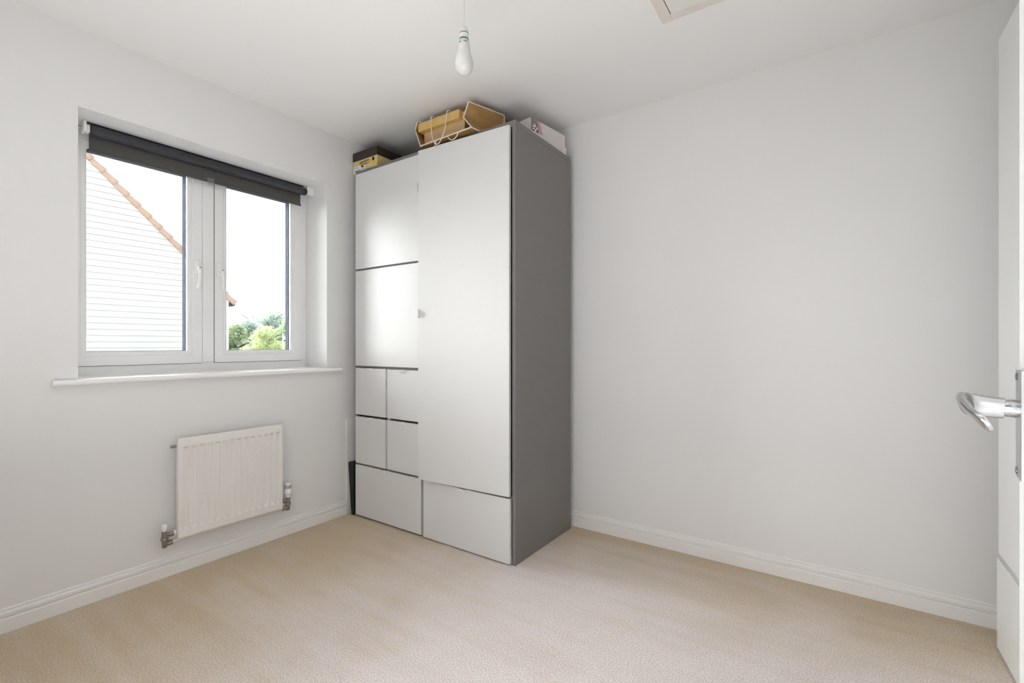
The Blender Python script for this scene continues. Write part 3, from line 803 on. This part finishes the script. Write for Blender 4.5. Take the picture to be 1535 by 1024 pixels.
# ------------------------------------------------------------------ outside: ground, gable house, trees
struct(MB().box(-140, -0.6, -60, 120, -3.0, -2.7).build('ground', GRASS))
HX = -12.0
struct(MB().box(-5.2, -0.6, -30, 60, -2.705, -2.68).build('bounce_slab', BOUNCEM))  # unseen pale slab added to bounce daylight up onto soffit and ceiling
hs = thing('house', (HX, 0, -2.7), 'white weatherboarded house gable with terracotta roof edge outside the window', 'house')
HYR, HYL, AY, AZ = 3.994, -3.994, 0.0, 6.335
def roofz(y): return AZ - 0.99 * abs(y - AY)
m = MB().prism([(HX, HYL, -2.7), (HX, HYR, -2.7), (HX, HYR, roofz(HYR)), (HX, AY, AZ), (HX, HYL, roofz(HYL))], (-8, 0, 0))
m.build('wall', CLAD, hs)
z = -2.613; pitch_b = 0.15
while z < AZ - 0.1:
    z1_ = z + pitch_b
    def ext(zz): return HYR if zz < roofz(HYR) else max(0.0, (AZ - zz) / 0.99)
    e0, e1 = ext(z), max(ext(z1_), 0.004)
    m = MB()
    t = m.bm
    zs = z + 0.010
    b0 = [(HX, -e0, zs), (HX, e0, zs), (HX, e1, z1_), (HX, -e1, z1_)]
    f0 = [(HX + 0.040, -e0, zs), (HX + 0.040, e0, zs), (HX + 0.024, e1, z1_), (HX + 0.024, -e1, z1_)]
    A = [t.verts.new(p) for p in b0]; B_ = [t.verts.new(p) for p in f0]
    t.faces.new(A[::-1]); t.faces.new(B_)
    for k in range(4): t.faces.new((A[k], A[(k + 1) % 4], B_[(k + 1) % 4], B_[k]))
    m.build('weatherboard', CLAD, hs)
    z += pitch_b
MB().box(HX - 0.05, HX + 0.046, HYR - 0.03, HYR + 0.03, -2.7, roofz(HYR) - 0.02).build('corner_trim', CLAD, hs)
# roof slabs and verge tiles
for sgn in (1, -1):
    sl = Vector((0, sgn * 1.0, -0.99)).normalized(); nr = Vector((0, sgn * 0.99, 1.0)).normalized()
    ap = Vector((HX + 0.0, AY, AZ))
    Lr = (HYR + 0.14) / abs(sl.y)
    q = [ap + sl * 0 + nr * 0.02, ap + sl * Lr + nr * 0.02, ap + sl * Lr + nr * 0.085, ap + nr * 0.085]
    MB().prism(q, (-8.1, 0, 0)).build('roof_slope', TERRA, hs)
    nt_ = 18; tl = Lr / nt_
    first = None
    for k in range(nt_):
        s0 = k * tl - 0.0; s1 = s0 + tl + 0.02
        if first is None:
            o_ = ap
            q = [o_ + nr * 0.0, o_ + sl * (tl + 0.02) + nr * 0.0, o_ + sl * (tl + 0.02) + nr * 0.150, o_ + nr * 0.105]
            q = [p + Vector((0.075, 0, 0)) for p in q]
            first = MB().prism(q, (-0.30, 0, 0)).build('verge_tile', TERRA, hs)
            base_loc = first.location.copy()
        else:
            copy_part(first, hs, base_loc + sl * s0)
gy = HYR + 0.17
gz = roofz(HYR + 0.14) - 0.015
m = MB().prism([(HX + 0.02, gy - 0.09, gz + 0.06), (HX + 0.02, gy + 0.055, gz + 0.06), (HX + 0.02, gy + 0.05, gz + 0.005), (HX + 0.02, gy + 0.0, gz - 0.035), (HX + 0.02, gy - 0.07, gz - 0.03)], (-8, 0, 0))
m.build('gutter', GUTTER, hs)

def foliage(m, c, r, n, rng, leaf, flatz=0.85):
    for _ in range(n):
        while True:
            p = Vector((rng.uniform(-1, 1), rng.uniform(-1, 1), rng.uniform(-1, 1)))
            if 0.35 < p.length < 1: break
        p = p.normalized() * (0.55 + 0.45 * rng.random() ** 0.5)
        pos = Vector(c) + Vector((p.x * r, p.y * r, p.z * r * flatz))
        nrm = (p + Vector((rng.gauss(0, .5), rng.gauss(0, .5), rng.gauss(0, .5)))).normalized()
        a_ = nrm.orthogonal().normalized(); a_ = Matrix.Rotation(rng.uniform(0, 6.28), 3, nrm) @ a_; b_ = nrm.cross(a_)
        s_ = leaf * rng.uniform(0.6, 1.4)
        m.poly([pos - a_ * s_, pos - b_ * s_ * 0.45 + nrm * s_ * .1, pos + a_ * s_, pos + b_ * s_ * 0.45 + nrm * s_ * .1])
def view_point(u, x):
    f_ = 703.35; s_, c_ = math.sin(YAW), math.cos(YAW)
    dx = -s_ + c_ * (u - 767.5) / f_; dy = c_ + s_ * (u - 767.5) / f_
    t = (x - CAM[0]) / dx
    return CAM[0] + dx * t, CAM[1] + dy * t, t
# hedge-row trees at real distances beyond the houses
TREES = [  # bearing (photo column at which it stands), distance x, top row, crown width seen (columns), leaf kind, label
    (397, -34, 487, 84, 0, 'yellow-green bushy tree in the middle of the right window pane'),
    (352, -43, 483, 76, 1, 'round green tree standing just right of the white house'),
    (431, -52, 476, 70, 1, 'green tree at the right edge of the right window pane'),
    (373, -61, 478, 92, 2, 'dull blue-green tree behind the gap between the two nearest round trees'),
    (405, -72, 458, 96, 2, 'tallest bluish tree, standing behind the yellow-green tree'),
    (379, -84, 461, 52, 3, 'thin rusty tree with bare twigs left of the tallest tree'),
]
for i, (u, x, v, wdt_, lk, lab) in enumerate(TREES):
    rng = random.Random(50 + i)
    X, Y, t = view_point(u, x)
    wdt_ = wdt_ * t / 703.35
    top = CAM[2] - (v - 516.65) * t / 703.35
    g0 = -2.7
    hgt = top - g0
    tr_ = thing('tree', (X, Y, g0), lab, 'tree', 'trees beyond the garden')
    m = MB().tube([(X, Y, g0), (X + 0.1, Y, g0 + hgt * 0.35), (X, Y + 0.1, g0 + hgt * 0.7), (X, Y, g0 + hgt * 0.88)], [0.20, 0.16, 0.09, 0.02], 8)
    for k in range(9):
        an = rng.uniform(0, 6.28); z0 = g0 + hgt * rng.uniform(0.35, 0.75)
        m.tube([(X, Y, z0), (X + wdt_ * 0.2 * math.cos(an), Y + wdt_ * 0.2 * math.sin(an), z0 + hgt * 0.10), (X + wdt_ * 0.36 * math.cos(an), Y + wdt_ * 0.36 * math.sin(an), z0 + hgt * 0.15)], [0.07, 0.045, 0.012], 6)
    m.build('trunk', BARK, tr_)
    m = MB()
    R = wdt_ / 2
    ncl = 28 if lk != 3 else 26
    for k in range(ncl):
        an = rng.uniform(0, 6.28); q_r = R * 0.72 * rng.random() ** 0.5
        zf = rng.uniform(0.22, 1.0)
        prof_ = math.sin(min(1, (1.02 - zf) / 0.5) * math.pi / 2)
        rr_ = R * rng.uniform(0.26, 0.40)
        cz = g0 + hgt * zf - rr_ * 0.85
        foliage(m, (X + q_r * prof_ * math.cos(an), Y + q_r * prof_ * math.sin(an), cz), rr_, 340 if lk != 3 else 130, rng, (0.105 if lk != 3 else 0.07) * t / 42)
    fo_ = m.build('foliage', LEAF[lk], tr_)
    fo_['kind'] = 'stuff'
# pale garage roof and a slim white post by the right pane edge
X, Y, t = view_point(428, -29)
X += 3
gb = thing('outbuilding', (X, Y, -2.7), 'pale grey outbuilding at the lower right corner of the window', 'building')
zt_ = CAM[2] - (507 - 516.65) * t / 703.35
MB().box(X - 3, X, Y, Y + 4.0, -2.7, zt_ - 0.1).build('wall', RENDER, gb)
m = MB().prism([(X + 0.1, Y - 0.1, zt_ - 0.1), (X + 0.1, Y + 4.1, zt_ - 0.1), (X + 0.1, Y + 4.1, zt_ + 0.0), (X + 0.1, Y - 0.1, zt_ + 0.1)], (-3.2, 0, 0))
m.build('roof', RENDER, gb)
X, Y, t = view_point(424.5, -25)
tag(MB().tube([(X, Y, -2.7), (X, Y, CAM[2] - (500 - 516.65) * t / 703.35)], [0.05, 0.035], 10).build('post', CLAD), 'slim white post in front of the trees near the right pane edge', 'post')
